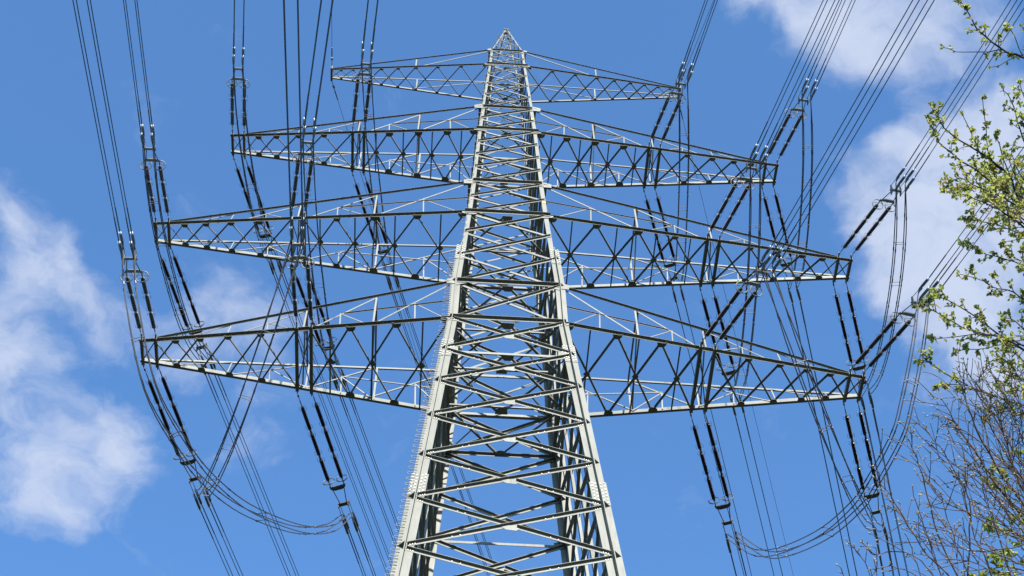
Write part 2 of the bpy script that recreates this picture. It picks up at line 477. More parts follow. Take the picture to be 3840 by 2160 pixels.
    for nm, mb in host.items: mb.build(nm, M_STEEL, h)
    for mb in braces: mb.build('diagonal_brace', [M_STEEL, M_BOLT], h)
face_lattice(lambda z: corner(-1, -1, z), lambda z: corner(1, -1, z), (0, -1, 0), True)
face_lattice(lambda z: corner(-1, 1, z), lambda z: corner(1, 1, z), (0, 1, 0), False)
face_lattice(lambda z: corner(-1, 1, z), lambda z: corner(-1, -1, z), (-1, 0, 0), False)
face_lattice(lambda z: corner(1, -1, z), lambda z: corner(1, 1, z), (1, 0, 0), False)

# level bracing inside the tower at each cross-arm
for z, b in ((52.60, .095), (55.28, .085), (50.2, .085), (61.42, .085), (69.92, .07), (78.26, .055)):
    mb = MB()
    w = w_of(z); y = Q * w - 0.05
    fm, rm = V((0, -y, z)), V((0, y, z))
    lm, rt = V((-w * .97, 0, z - .02)), V((w * .97, 0, z - .02))
    for a in (fm, rm):
        for c in (lm, rt):
            d = (c - a).normalized(); mb.angle(a + d * .15, c - d * .05, (0, 0, 1), b, 1)
        s = 1 if a is fm else -1
        g_ = b * 1.9
        mb.plate([a + V((-g_ * 1.4, s * .02, -.008)), a + V((g_ * 1.4, s * .02, -.008)), a + V((g_ * 1.3, s * g_ * 1.2, -.008)), a + V((g_ * .7, s * g_ * 1.75, -.008)), a + V((-g_ * .7, s * g_ * 1.75, -.008)), a + V((-g_ * 1.3, s * g_ * 1.2, -.008))], (0, 0, -1), .014)
    mb.angle(lm + V((.03, 0, -.03)), rt - V((.03, 0, .03)), (0, 0, 1), b * .8, 1)
    for sx in (-1, 1):
        for fy in (-1, 1):
            c = corner(sx, fy, z - .012); c2 = V((sx * w * .5, fy * y * .5, z - .012))
            d = (c2 - c).normalized(); mb.angle(c + d * .1, c2, (0, 0, 1), b * .6, 1)
    mb.build('level_bracing', M_STEEL, pylon)

# climbing irons on the left front leg: closed loops below, single step bolts above
mb = MB()
p0 = V((-0.13, -0.03, 0)); p1 = V((-0.13, -0.03, 0.16))
mb.tube([p0, p0 + V((-0.25, -0.03, 0.03)), p0 + V((-0.28, -0.03, 0.08)), p1 + V((-0.25, -0.03, -0.03)), p1], 0.0115, 5)
first = mb.build('climbing_loop', M_STEEL, pylon); z = 35.3; first.location = corner(-1, -1, z)
while z < 57.1:
    z += 0.31
    o = first.copy(); COL.objects.link(o); o.location = corner(-1, -1, z)
mb = MB(); mb.tube([(0, .02, 0), (-.17, .02, 0)], .012, 5)
sa = mb.build('step_bolt', M_STEEL, pylon)
mb = MB(); mb.tube([(.05, .03, .25), (.05, -.10, .25)], .010, 5)
sb = mb.build('step_bolt', M_STEEL, pylon)
z = 57.7; sa.location = sb.location = corner(-1, -1, z)
while z < 83.9:
    z += 0.55
    for src in (sa, sb):
        o = src.copy(); COL.objects.link(o); o.location = corner(-1, -1, z)
for z in (62.75, 71.5):
    for sx, mt in ((-1, M_RED), (1, M_YEL)):
        mb = MB(); c = corner(sx, -1, z) + V((-sx * .09, -.012, 0))
        mb.box(c, (1, 0, 0), (0, 1, 0), (0, 0, 1), .12, .012, .16); mb.build('marker_plate', mt, pylon)
mb = MB()
mb.box((0, 0, 84.98), (1, 0, 0), (0, 1, 0), (0, 0, 1), 0.30, 0.30, 0.05)
for sx in (-1, 1): mb.box((sx * .1, 0, 85.07), (1, 0, 0), (0, 1, 0), (0, 0, 1), 0.03, 0.2, 0.12)
mb.build('peak_cap', M_STEEL, pylon)

# ------------------------------------------------------------------ cross-arms
ARMS = {
 'A': dict(z=52.62, w=2.118, t=.427, L=14.0, d=.541, I=8.05, di=.558, st=[12.70, 11.76, 10.68, 9.42], inn=[5.98, 4.24], zu=55.35, wu=2.06, p1=5.1, b=.125, bl=.068),
 'B': dict(z=61.45, w=1.725, t=.403, L=15.10, d=.555, I=9.245, di=.535, st=[13.86, 12.94, 11.86, 10.63], inn=[7.31, 5.70, 3.87], zu=64.43, wu=1.59, p1=5.70, b=.12, bl=.066),
 'C': dict(z=69.94, w=1.39, t=.40, L=13.04, d=.547, I=7.333, di=.541, st=[11.80, 10.95, 9.90, 8.69], inn=[5.59, 4.21, 2.85], zu=72.70, wu=1.255, p1=4.21, b=.112, bl=.064),
 'D': dict(z=78.30, w=.96, t=.213, L=9.075, d=None, I=None, di=None, st=[8.61, 7.99, 7.26, 6.51], inn=[5.65, 4.72, 3.59, 2.38], zu=80.3, wu=.873, p1=4.72, b=.08, bl=.05),
}
ATT = {}
for key, a in ARMS.items():
    z, w, t, Lx = a['z'], a['w'], a['t'], a['L']
    for s in (-1, 1):
        wy = Q * w
        def low(X, f, dz=0.0, z=z, w=w, t=t, Lx=Lx, wy=wy, s=s):
            x0 = w if f < 0 else w * RR
            return V((s * X, f * (wy + (t - wy) * (X - x0) / (Lx - x0)), z + dz))
        zu, wu = a['zu'], a['wu']
        xe = (Lx - a['d'] * 0.9) if a['d'] else Lx - 0.05
        def upc(X, f, zu=zu, wu=wu, xe=xe, low=low, z=z, s=s):
            x0 = wu if f < 0 else wu * RR
            p0 = V((s * x0, f * Q * wu, zu)); p1 = low(xe, f, 0.13)
            k = (X - x0) / (xe - x0); return p0.lerp(p1, k)
        b, bl = a['b'], a['bl']
        big = key != 'D'
        host = Plates()
        subs = []
        def sub(name, mb): subs.append((name, mb))
        x0f, x0r = w + 0.06, w * RR + 0.06
        for f in (-1, 1):
            mb = MB()
            nf = V((0, f, 0))
            e = 0.10
            if f < 0: mb.angle(low(x0f, f), low(Lx + e, f), nf, b * .8, 1, b2=b)
            else: mb.angle(low(x0r, f, -.05), low(Lx + e, f, -.05), nf, b * 1.5, 1, heel='bottom', b2=b * .9)
            sub('lower_chord', mb)
            mb = MB()
            if f < 0: mb.angle(upc(wu + .03, f), upc(xe, f), nf, b * .5, 1, b2=b * .72)
            else: mb.angle(upc(wu * RR + .03, f), upc(xe, f), nf, b * .75, 1, heel='bottom', b2=b * .5)
            sub('upper_chord', mb)
            # joint plate where the upper chord meets the leg
            p = upc(wu if f < 0 else wu * RR, f) + V((0, f * .047, 0)); g_ = .36 if big else .18
            host.plate([p + V((0, 0, g_ * .5)), p + V((s * g_, 0, g_ * .1)), p + V((s * g_, 0, -g_ * .75)), p + V((0, 0, -g_ * .7))], (0, f, 0), .012)
        # bottom lattice
        if big:
            tip2, in1, in2 = Lx - a['d'], a['I'], a['I'] - a['di']
            stations = [Lx, tip2] + a['st'] + [in1, in2] + a['inn'] + [w + .05]
        else:
            stations = [Lx] + a['st'] + a['inn'] + [w + .05]
        for i, (Xa, Xb) in enumerate(zip(stations, stations[1:])):
            narrow = abs(Xa - Xb) < 0.7
            bb = bl * (.6 if narrow else 1.0)
            if Xa <= 8.0 and big and not narrow: bb *= 1.12
            for k, (fa, fb) in enumerate(((-1, 1), (1, -1))):
                mb = MB()
                p, q = low(Xa, fa, -.022 - .03 * k), low(Xb, fb, -.022 - .03 * k)
                d = (q - p).normalized()
                mb.angle(p + d * .05, q - d * .05, (0, 0, 1), bb, 1 if k else -1)
                sub('lattice_brace', mb)
            if big and i >= len(a['st']) + 3:      # post through the crossing in the inner bays
                mb = MB(); Xm = (Xa + Xb) / 2
                p, q = low(Xm, -1, -.075), low(Xm, 1, -.075)
                mb.angle(p, q, (0, 0, 1), bb * .8, 1); sub('lattice_post', mb)
                c = V((s * Xm, (p.y + q.y) / 2, z - .082)); g_ = .14
                host.plate([c + V((g_, 0, 0)), c + V((0, g_ * 1.2, 0)), c + V((-g_, 0, 0)), c + V((0, -g_ * 1.2, 0))], (0, 0, -1), .01)
        gx = (a['st'] + a['inn']) if big else (a['st'] + a['inn'])
        for X in gx + [w + .22]:
            for f in (-1, 1):
                c = low(X, f, -.064); g_ = (.15 if big else .07) * (1.25 if X < 7 else 1)
                ins = -f
                if X == w + .22 and f > 0: continue
                host.plate([c + V((-g_, f * .02, 0)), c + V((g_, f * .02, 0)), c + V((g_ * .9, ins * g_ * .6, 0)), c + V((g_ * .45, ins * g_ * 1.15, 0)), c + V((-g_ * .45, ins * g_ * 1.15, 0)), c + V((-g_ * .9, ins * g_ * .6, 0))], (0, 0, -1), .012)
        # cross beams that carry the insulators
        if big:
            for X, io in ((Lx, 'o'), (tip2, 'o'), (in1, 'i'), (in2, 'i')):
                mb = MB()
                pf, pr = low(X, -1, 0) + V((0, -.17, 0)), low(X, 1, 0) + V((0, .17, 0))
                d = (pr - pf).normalized(); c = (pf + pr) / 2; ln = (pr - pf).length
                sxv = V((1, 0, 0)); wd = .095 if io == 'o' else .11
                mb.box(c + V((0, 0, -.125)), sxv, d, (0, 0, 1), wd, ln, .014)
                for e in (-1, 1): mb.box(c + V((e * wd / 2, 0, -.06)), sxv, d, (0, 0, 1), .014, ln + .01, .155)
                for p_, sg in ((pf, -1), (pr, 1)):
                    mb.box(p_ + V((0, sg * .05, .0)), sxv, (0, 1, 0), (0, 0, 1), .035, .20, .17)
                    ATT[(key, s, io, 'f' if sg < 0 else 'b', 1 if X in (Lx, in1) else 2)] = PM @ (p_ + V((0, sg * .10, 0.0)))
                sub('cross_beam', mb)
            for f in (-1, 1):   # white number-plate sized joint plate at the tip
                c = low(Lx - a['d'] / 2, f, .02) + V((0, f * .03, 0)); hw = a['d'] * .32
                if f > 0: host.plate([c + V((-hw, 0, -.02)), c + V((hw, 0, -.02)), c + V((hw, 0, .17)), c + V((-hw, 0, .17))], (0, f, 0), .012)
        else:
            mb = MB()
            pf, pr = low(Lx, -1) + V((0, -.16, 0)), low(Lx, 1) + V((0, .16, 0))
            mb.box((pf + pr) / 2 + V((s * .04, 0, 0)), (1, 0, 0), (0, 1, 0), (0, 0, 1), .10, (pr - pf).length, .30)
            mb.box(pf + V((s * .04, -.05, .1)), (1, 0, 0), (0, 1, 0), (0, 0, 1), .03, .22, .12)
            sub('end_beam', mb)
            ATT[(key, s, 'f')] = PM @ (pf + V((s * .04, -.12, .1))); ATT[(key, s, 'b')] = PM @ (pr + V((s * .04, .05, 0)))
        # side trusses between lower and upper chord, front and rear
        def web(p, q, bb, n, out=-1, nm='web_brace'):
            mb = MB()
            if n.y > 0: mb.angle(p, q, n, bb, 1, heel='bottom', b2=bb * .6)
            else: mb.angle(p, q, n, bb, out)
            sub(nm, mb)
        p1 = a['p1']
        for f in (-1, 1):
            n = V((0, f, 0)); sh = V((0, f * -.012, 0)); wb = .06 if big else .05
            x0 = (wu if f < 0 else wu * RR)
            top = upc(x0, f)
            # bay next to the tower
            web(upc(p1, f) + sh, low(p1, f) + sh, wb * 1.25, n, nm='web_post')
            web(top + V((s * .15, 0, -.10)) + sh * 2, low(p1 + .15, f) + sh * 2, wb, n)
            if not big: continue
            M1 = top.lerp(low(p1, f), .5)
            Xm = abs(M1.x)
            web(M1 + sh * 3, low(Xm - .06, f) + sh * 3, wb * .9, n, nm='web_post')
            web(M1 + sh * 4, low(w + .15, f) + sh * 4, wb * .75, n)
            # middle bay
            p2 = (in1 + in2) / 2
            web(upc(p2, f) + sh, low(p2, f) + sh, wb * 1.1, n, nm='web_post')
            web(upc(p1, f) + sh * 2, low(p2 - .15, f) + sh * 2, wb, n)
            M2 = upc(p1, f).lerp(low(p2, f), .5)
            web(M2 + sh * 3, low(abs(M2.x) - .05, f) + sh * 3, wb * .85, n, nm='web_post')
            web(M2 + sh * 4, low(p1 + .1, f) + sh * 4, wb * .75, n)
            # long strut running from the middle bay to the leg
            zl = (z + zu) / 2; xl = w_of(zl) * (1 if f < 0 else RR)
            web(M2 + sh * 5, V((s * xl, f * Q * w_of(zl), zl)) + sh * 5, wb * .85, n, 1, 'long_strut')
            # outer bays
            p3 = a['st'][2]
            web(upc(p3, f) + sh, low(p3 + .1, f) + sh, wb * .8, n, nm='web_post')
            web(upc(p2, f) + sh * 2, low(p3 - .1, f) + sh * 2, wb * .8, n)
            M3 = upc(p2, f).lerp(low(p3, f), .5)
            web(M3 + sh * 3, low(abs(M3.x) - .05, f) + sh * 3, wb * .7, n, nm='web_post')
            web(M3 + sh * 4, low(p2 + .1, f) + sh * 4, wb * .65, n)
            p4 = a['st'][0]
            web(upc(p3, f) + sh * 2, low(p4, f) + sh * 2, wb * .65, n)
            web(upc(p4, f) + sh, low(p4 + .15, f) + sh, wb * .65, n, nm='web_post')
        if big:
            for X in (p1, (in1 + in2) / 2):
                mb = MB(); mb.angle(upc(X, -1, ) + V((0, .03, -.03)), upc(X, 1) + V((0, -.03, -.03)), (s, 0, 0), .075, 1); sub('top_strut', mb)
                mb = MB(); mb.angle(upc(X, -1) + V((s * .05, .05, -.06)), low(X, 1) + V((s * .05, -.05, .1)), (s, 0, 0), .06, 1); sub('sway_brace', mb)
        ho = part_empty('cross_arm', pylon)
        for nm, mb in host.items: mb.build(nm, M_STEEL, ho)
        for nm, mb in subs: mb.build(nm, M_STEEL, ho)

# ------------------------------------------------------------------ insulator sets
def lathe_rod():
    mb = MB(); Lr = 1.17; prof = [(0, .030), (.0, .052), (.055, .052), (.06, .040)]
    n = 22
    for i in range(n):
        y = .085 + (Lr - .17) * i / (n - 1)
        prof += [(y - .018, .046), (y - .006, .082), (y + .006, .082), (y + .012, .046)]
    prof += [(Lr - .06, .040), (Lr - .055, .052), (Lr, .052), (Lr, .030)]
    seg = 10
    for y, r in prof:
        for k in range(seg):
            an = 2 * math.pi * k / seg; mb.v.append((r * math.cos(an), y, r * math.sin(an)))
    m_ = len(prof)
    for i in range(m_ - 1):
        mb.cur = 1 if (i < 3 or i > m_ - 5) else 0
        for k in range(seg):
            k2 = (k + 1) % seg; mb.face((i * seg + k, i * seg + k2, (i + 1) * seg + k2, (i + 1) * seg + k))
    mb.face(tuple(range(seg))); mb.face(tuple(range(m_ * seg - 1, (m_ - 1) * seg - 1, -1)))
    return mb
ROD0 = lathe_rod().build('insulator_rod', [M_ROD, M_GALV])
ROD_ME = ROD0.data; bpy.data.objects.remove(ROD0)
SX = 0.275      # half spacing of the two rod columns
BS = 0.20       # half spacing of the conductors in a bundle
mb = MB(); mb.ring((0, 0, 0), (0, 1, 0), .235, .021)
for e in (-1, 1): mb.tube([(e * .235, 0, 0), (e * .14, .10, 0), (e * .03, .16, 0)], .010, 5)
RING_ = mb.build('corona_ring', M_GALV, smooth=True); RING_ME = RING_.data; bpy.data.objects.remove(RING_)
mb = MB()      # first yoke: curved flat bar joining both columns
mb.prism([V((-.34, 4.60, -.02)), V((-.20, 4.64, -.02)), V((.20, 4.64, -.02)), V((.34, 4.60, -.02)), V((.30, 4.76, -.02)), V((.16, 4.84, -.02)), V((-.16, 4.84, -.02)), V((-.30, 4.76, -.02))],
         [V((-.34, 4.60, .02)), V((-.20, 4.64, .02)), V((.20, 4.64, .02)), V((.34, 4.60, .02)), V((.30, 4.76, .02)), V((.16, 4.84, .02)), V((-.16, 4.84, .02)), V((-.30, 4.76, .02))])
Y1_ = mb.build('yoke_plate', M_GALV); Y1_ME = Y1_.data; bpy.data.objects.remove(Y1_)
mb = MB()      # second yoke with two upright cheeks
mb.prism([V((-.24, 5.50, -.02)), V((.24, 5.50, -.02)), V((.21, 5.66, -.02)), V((-.21, 5.66, -.02))], [V((-.24, 5.50, .02)), V((.24, 5.50, .02)), V((.21, 5.66, .02)), V((-.21, 5.66, .02))])
for e in (-1, 1):
    x = e * BS
    mb.prism([V((x - .015, 5.52, -.23)), V((x - .015, 5.60, -.24)), V((x - .015, 5.68, -.05)), V((x - .015, 5.68, .05)), V((x - .015, 5.60, .24)), V((x - .015, 5.52, .23))],
             [V((x + .015, 5.52, -.23)), V((x + .015, 5.60, -.24)), V((x + .015, 5.68, -.05)), V((x + .015, 5.68, .05)), V((x + .015, 5.60, .24)), V((x + .015, 5.52, .23))])
Y2_ = mb.build('bundle_yoke', M_GALV); Y2_ME = Y2_.data; bpy.data.objects.remove(Y2_)
mb = MB()      # dead-end clamp: link, wedge body, bright mouth
mb.tube([(0, 5.58, 0), (0, 6.22, 0)], .013, 5)
mb.tube([(0, 6.15, 0), (0, 6.25, 0), (0, 6.5, -.01), (0, 6.95, 0)], [.024, .040, .056, .054], 9)
mb.box((0, 6.3, -.07), (1, 0, 0), (0, 1, 0), (0, 0, 1), .03, .26, .10)
mb.tube([(.0, 6.2, -.06), (.0, 6.1, -.13)], .028, 7)
mb.cur = 1
mb.tube([(0, 6.93, 0), (0, 7.0, 0)], [.057, .050], 9)
CL_ = mb.build('dead_end_clamp', [M_GALV, M_CAP]); CL_ME = CL_.data; bpy.data.objects.remove(CL_)
mb = MB()      # links, caps and arcing horns of one column
mb.tube([(0, .02, 0), (0, 4.62, 0)], .012, 5); mb.tube([(0, .02, 0), (0, .30, 0)], .014, 5); mb.tube([(0, .28, 0), (0, .60, 0)], .022, 6)
mb.box((0, .06, 0), (1, 0, 0), (0, 1, 0), (0, 0, 1), .06, .10, .03)
for y in (1.68, 2.965):
    mb.tube([(0, y - .01, 0), (0, y + .195, 0)], .044, 7)
for y in (.60, 1.675, 1.88, 2.96, 3.165):
    sg = 1 if y in (.60, 1.88, 3.165) else -1
    for e in (-1, 1):
        mb.tube([(e * .04, y - sg * .02, 0), (e * .12, y - sg * .04, 0), (e * .145, y + sg * .08, 0), (e * .115, y + sg * .19, 0)], .007, 4)
mb.tube([(0, 4.25, 0), (0, 4.62, 0)], .024, 6)
HW_ = mb.build('link_fittings', M_GALV); HW_ME = HW_.data; bpy.data.objects.remove(HW_)

def link(me, name, parent, loc=(0, 0, 0)):
    o = bpy.data.objects.new(name, me); COL.objects.link(o); o.parent = parent; o.location = loc; return o

TIER = {'A': 'lowest', 'B': 'second-lowest', 'C': 'second-highest'}
SIDE = {-1: 'left', 1: 'right'}
POS = {'o': 'outer end', 'i': 'middle'}
STRINGS = {   # ring point and clamp point of every set: near span (f) and far span (b)
 ('f','C',-1,'o'): ((-12.38,31.48,67.68),(-11.94,29.2,66.31)), ('f','C',-1,'i'): ((-6.65,31.24,67.77),(-6.3,29.05,66.52)),
 ('f','B',-1,'o'): ((-14.67,31.17,59.47),(-14.39,28.92,58.34)), ('f','B',-1,'i'): ((-8.37,30.98,59.47),(-7.92,28.58,58.23)),
 ('f','A',-1,'o'): ((-13.7,31.09,50.84),(-13.49,28.77,49.82)), ('f','A',-1,'i'): ((-7.67,30.55,50.85),(-7.46,28.18,49.81)),
 ('f','C',1,'i'): ((7.41,32.16,67.72),(7.75,30.03,66.46)), ('f','C',1,'o'): ((13.07,33.01,67.81),(13.34,30.93,66.67)),
 ('f','B',1,'i'): ((9.54,32.07,59.55),(9.96,29.94,58.52)), ('f','B',1,'o'): ((15.49,33.11,59.51),(15.98,30.96,58.47)),
 ('f','A',1,'i'): ((8.73,31.7,50.84),(9.3,29.44,49.87)), ('f','A',1,'o'): ((14.51,32.97,50.82),(15.03,30.78,49.87)),
 ('b','C',-1,'o'): ((-12.13,40.36,69.79),(-11.69,42.7,69.68)), ('b','C',-1,'i'): ((-6.4,41.24,69.73),(-5.87,43.57,69.61)),
 ('b','B',-1,'o'): ((-14.15,40.21,61.1),(-13.66,42.51,60.89)), ('b','B',-1,'i'): ((-8.3,41.18,60.99),(-7.75,43.24,60.79)),
 ('b','A',-1,'o'): ((-12.96,40.27,52.02),(-12.41,42.58,51.67)), ('b','A',-1,'i'): ((-7.08,41.54,51.97),(-6.5,43.86,51.61)),
 ('b','C',1,'i'): ((7.86,42.06,69.41),(8.43,44.08,69.16)), ('b','C',1,'o'): ((13.64,41.86,69.41),(14.24,44.07,69.14)),
 ('b','B',1,'i'): ((9.74,42.23,60.7),(10.37,44.43,60.31)), ('b','B',1,'o'): ((15.66,41.97,60.74),(16.24,44.19,60.38)),
 ('b','A',1,'i'): ((8.54,42.47,51.87),(9.16,44.77,51.46)), ('b','A',1,'o'): ((14.48,41.97,51.92),(15.15,44.27,51.53)),
}
AZ = {('f','C',-1,'o'): 170.36, ('f','C',-1,'i'): 170.46, ('f','B',-1,'o'): 173.2, ('f','B',-1,'i'): 168.0, ('f','A',-1,'o'): 174.22, ('f','A',-1,'i'): 174.04,
      ('f','C',1,'i'): 171.16, ('f','C',1,'o'): 171.74, ('f','B',1,'i'): 170.06, ('f','B',1,'o'): 168.62, ('f','A',1,'i'): 167.9, ('f','A',1,'o'): 168.52,
      ('b','B',-1,'o'): 14.64, ('b','A',-1,'o'): 15.18, ('b','A',-1,'i'): 14.06, ('b','B',1,'i'): 15.1, ('b','B',1,'o'): 15.84, ('b','A',1,'i'): 14.82, ('b','A',1,'o'): 14.62}
ENDS = {}      # four conductor ends and four jumper terminals of each set
XAX = {}
for key, (R, K) in STRINGS.items():
    fb, lv, s, io = key
    a1, a2 = ATT[(lv, s, io, fb, 1)], ATT[(lv, s, io, fb, 2)]
    A = (a1 + a2) / 2
    R, K = V(R), V(K)
    y = (K - A).normalized()
    x = (a1 - a2) * s; x = (x - y * x.dot(y)).normalized(); zv = x.cross(y)
    if fb == 'f': x, zv = x, zv
    if zv.z < 0: x = -x; zv = -zv
    root = empty('insulator_string', A, 'double insulator string %s from the %s of the %s %s cross-arm' % ('pulling forward' if fb == 'f' else 'pulling backward', POS[io], TIER[lv], SIDE[s]),
                 'insulator', 'tension insulator sets on the pylon')
    sc = (K - A).length / 7.0
    mw = Matrix((x, y, zv)).transposed().to_4x4()
    mw.translation = A
    mw = mw @ Matrix.Diagonal((1, sc, 1, 1))
    root.matrix_world = mw
    half = (a1 - a2).length / 2
    for e in (-1, 1):
        hw = link(HW_ME, 'link_fittings', root, (e * half, 0, 0))
        for y0 in (.58, 1.865, 3.15): link(ROD_ME, 'insulator_rod', root, (e * half, y0, 0))
        link(RING_ME, 'corona_ring', root, (e * half, 4.34, 0))
    link(Y1_ME, 'yoke_plate', root)
    mb = MB()
    for e in (-1, 1): mb.tube([(e * .24, 4.76, 0), (e * .13, 5.56, 0)], .020, 6)
    mb.build('yoke_strap', M_GALV, root)
    link(Y2_ME, 'bundle_yoke', root)
    ends = []
    for ex in (-1, 1):
        for ez in (-1, 1):
            link(CL_ME, 'dead_end_clamp', root, (ex * BS, 0, ez * BS))
            ends.append((mw @ V((ex * BS, 7.0, ez * BS)), mw @ V((ex * BS, 6.08, ez * BS - .15))))
    ENDS[key] = ends; XAX[key] = x

# ------------------------------------------------------------------ conductors of each span
WIRE_R = 0.0165
def span_curve(P, az, slope, length, S=350.0, n=26):
    d = V((math.sin(az), math.cos(az), 0)); out = []
    for i in range(n + 1):
        h = length * (i / n) ** 1.35
        out.append(P + d * h + V((0, 0, math.tan(slope) * (h - h * h / S))))
    return out
for key in STRINGS:
    fb, lv, s, io = key
    az = math.radians(AZ.get(key, 14.9))
    slope = math.radians(-24 if fb == 'f' else -5)
    ln = 150.0 if fb == 'f' else 300.0
    K = sum((e[0] for e in ENDS[key]), V((0, 0, 0))) / 4
    root = empty('conductor_bundle', K, 'four-wire bundle running %s from the %s of the %s %s cross-arm' % ('overhead' if fb == 'f' else 'away', POS[io], TIER[lv], SIDE[s]),
                 'power line', 'conductor bundles')
    side = V((math.cos(az), -math.sin(az), 0))
    for e in ENDS[key]:
        # helical reinforcement near the clamp is a little thicker
        pts = [p - K for p in span_curve(e[0], az, slope, ln)]
        mb = MB(); mb.tube(pts, WIRE_R, 6)
        d = (pts[1] - pts[0]).normalized(); mb.tube([pts[0], pts[0] + d * 1.5], .024, 6)
        mb.build('conductor', M_WIRE, root)
    for h in ((14.0, 52.0, 100.0) if fb == 'f' else (26.0, 75.0, 140.0)):
        c = [span_curve(e[0], az, slope, h, n=1)[-1] - K for e in ENDS[key]]
        # c order: (-,-),(-,+),(+,-),(+,+)
        for a_, b_ in ((0, 1), (2, 3)):
            mb = MB(); mb.tube([c[a_], c[b_]], .014, 5)
            for q in (a_, b_): mb.box(c[q], (1, 0, 0), (0, 1, 0), (0, 0, 1), .06, .08, .06)
            mb.build('spacer', M_CAP, root)

# ------------------------------------------------------------------ jumper loops
def catmull(pts, n=40):
    P = [V(p) for p in pts]; P = [P[0] * 2 - P[1]] + P + [P[-1] * 2 - P[-2]]; out = []
    m_ = len(P) - 3
    for i in range(n + 1):
        u = i / n * m_; k = min(int(u), m_ - 1); t = u - k
        p0, p1, p2, p3 = P[k:k + 4]
        out.append(0.5 * ((2 * p1) + (p2 - p0) * t + (2 * p0 - 5 * p1 + 4 * p2 - p3) * t * t + (3 * p1 - p0 - 3 * p2 + p3) * t ** 3))
    return out
def loop(kf, kb, sag, label, way=None):
    ef, eb = [e[1] for e in ENDS[kf]], [e[1] for e in ENDS[kb]]
    cf, cb = sum(ef, V((0, 0, 0))) / 4, sum(eb, V((0, 0, 0))) / 4
    if way:
        way = [cf] + [V(p) for p in way] + [cb]
        mid = catmull(way, 44)
    else:
        mid = [cf.lerp(cb, i / 44) - V((0, 0, sag * (1 - abs(2 * i / 44 - 1) ** (2.6 if sag < 3 else 2.0)))) for i in range(45)]
    root = empty('jumper_loop', cf, label, 'jumper cable', 'jumper loops')
    n = len(mid)
    offs = [[] for j in range(4)]; prev = None
    for i in range(n):
        d = (mid[min(i + 1, n - 1)] - mid[max(i - 1, 0)]).normalized()
        sd_ = XAX[kf] - d * XAX[kf].dot(d); sd_.normalize(); nv = sd_.cross(d)
        if prev is None: nv = nv if nv.z >= 0 else -nv
        elif nv.dot(prev) < 0: nv = -nv
        prev = nv
        for j in range(4): offs[j].append(sd_ * (-1, 1)[j // 2] * BS + nv * (-1, 1)[j % 2] * .13)
    def best(ends, c, i):
        return min(itertools.permutations(ends), key=lambda q: sum((q[j] - c - offs[j][i]).length for j in range(4)))
    bf, bb = best(ef, cf, 0), best(eb, cb, n - 1)
    wires = []
    for j in range(4):
        pts = []
        for i, c in enumerate(mid):
            t = i / (n - 1); k0 = max(0, 1 - t * 7); k1 = max(0, 1 - (1 - t) * 7)
            pts.append(c + offs[j][i] * (1 - k0 - k1) + (bf[j] - cf) * k0 + (bb[j] - cb) * k1 - cf)
        mb = MB(); mb.tube(pts, .022, 6)
        for i in range(4, n - 3, 5):
            d = (pts[i + 1] - pts[i]).normalized(); mb.tube([pts[i] - d * .07, pts[i] + d * .07], .030, 6)
        mb.build('jumper_wire', M_JUMP, root); wires.append(pts)
    for i in (8, 15, 22, 29, 35):
        for a_, b_ in ((0, 2), (1, 3)):
            mb = MB(); mb.tube([wires[a_][i], wires[b_][i]], .013, 5)
            for q in (a_, b_): mb.box(wires[q][i], (1, 0, 0), (0, 1, 0), (0, 0, 1), .045, .045, .07)
            mb.build('spacer', M_JUMP, root)
for lv in 'BC':
    for s in (-1, 1):
        for io in 'oi':
            loop(('f', lv, s, io), ('b', lv, s, io), 1.75, 'jumper loop hanging under the %s of the %s %s cross-arm' % (POS[io], TIER[lv], SIDE[s]))
loop(('f','A',-1,'o'), ('b','A',-1,'i'), 0, 'long jumper loop drooping far below the lowest left cross-arm, sweeping inward',
     [(-12.95,29.95,47.5),(-12.1,31.8,45.1),(-11.1,33.95,44.5),(-10.35,35.55,44.65),(-9.4,37.6,45.6),(-8.1,40.4,47.8),(-7.25,42.2,49.9)])
loop(('f','A',-1,'i'), ('b','A',-1,'o'), 4.4, 'jumper loop slanting straight outward across the lowest left cross-arm')
loop(('f','A',1,'o'), ('b','A',1,'i'), 0, 'long jumper loop drooping far below the lowest right cross-arm, sweeping inward',
     [(14.36,32.38,48.4),(13.8,33.73,46.8),(13.4,34.7,46.0),(12.6,36.6,45.6),(12.2,37.5,45.6),(11.45,39.3,46.3),(10.5,41.6,47.9),(9.8,43.25,49.6)])
loop(('f','A',1,'i'), ('b','A',1,'o'), 4.4, 'jumper loop slanting straight outward across the lowest right cross-arm')

# ------------------------------------------------------------------ earth wires on the top arm
for s in (-1, 1):
    for fb in ('f', 'b'):
        A = ATT[('D', s, fb)]
        az, sl_ = {(-1, 'f'): (175.26, -15), (1, 'f'): (166.52, -15), (-1, 'b'): (13.66, -5), (1, 'b'): (15.42, -5)}[(s, fb)]
        root = empty('earth_wire', A, 'single thin earth wire from the tip of the top %s cross-arm %s' % (SIDE[s], 'towards the viewer' if fb == 'f' else 'away behind the tower'), 'earth wire', 'earth wires')
        pts = [p - A for p in span_curve(V(A), math.radians(az), math.radians(sl_), 150 if fb == 'f' else 300)]
        d = (pts[3] - pts[0]).normalized()
        mb = MB(); mb.tube([pts[0] + d * .9] + [p for p in pts if p.length > 1.2], .011, 6); mb.build('wire', M_WIRE, root)
        mb = MB()
        mb.tube([d * 0, d * .28], .018, 6); mb.box(d * .34, d, d.orthogonal().normalized(), d.cross(d.orthogonal().normalized()), .16, .09, .06)
        mb.tube([d * .40, d * .58], .022, 6); mb.tube([d * .58, d * 1.1], .034, 8, r1=.026)
        mb.build('end_fitting', M_GALV, root)

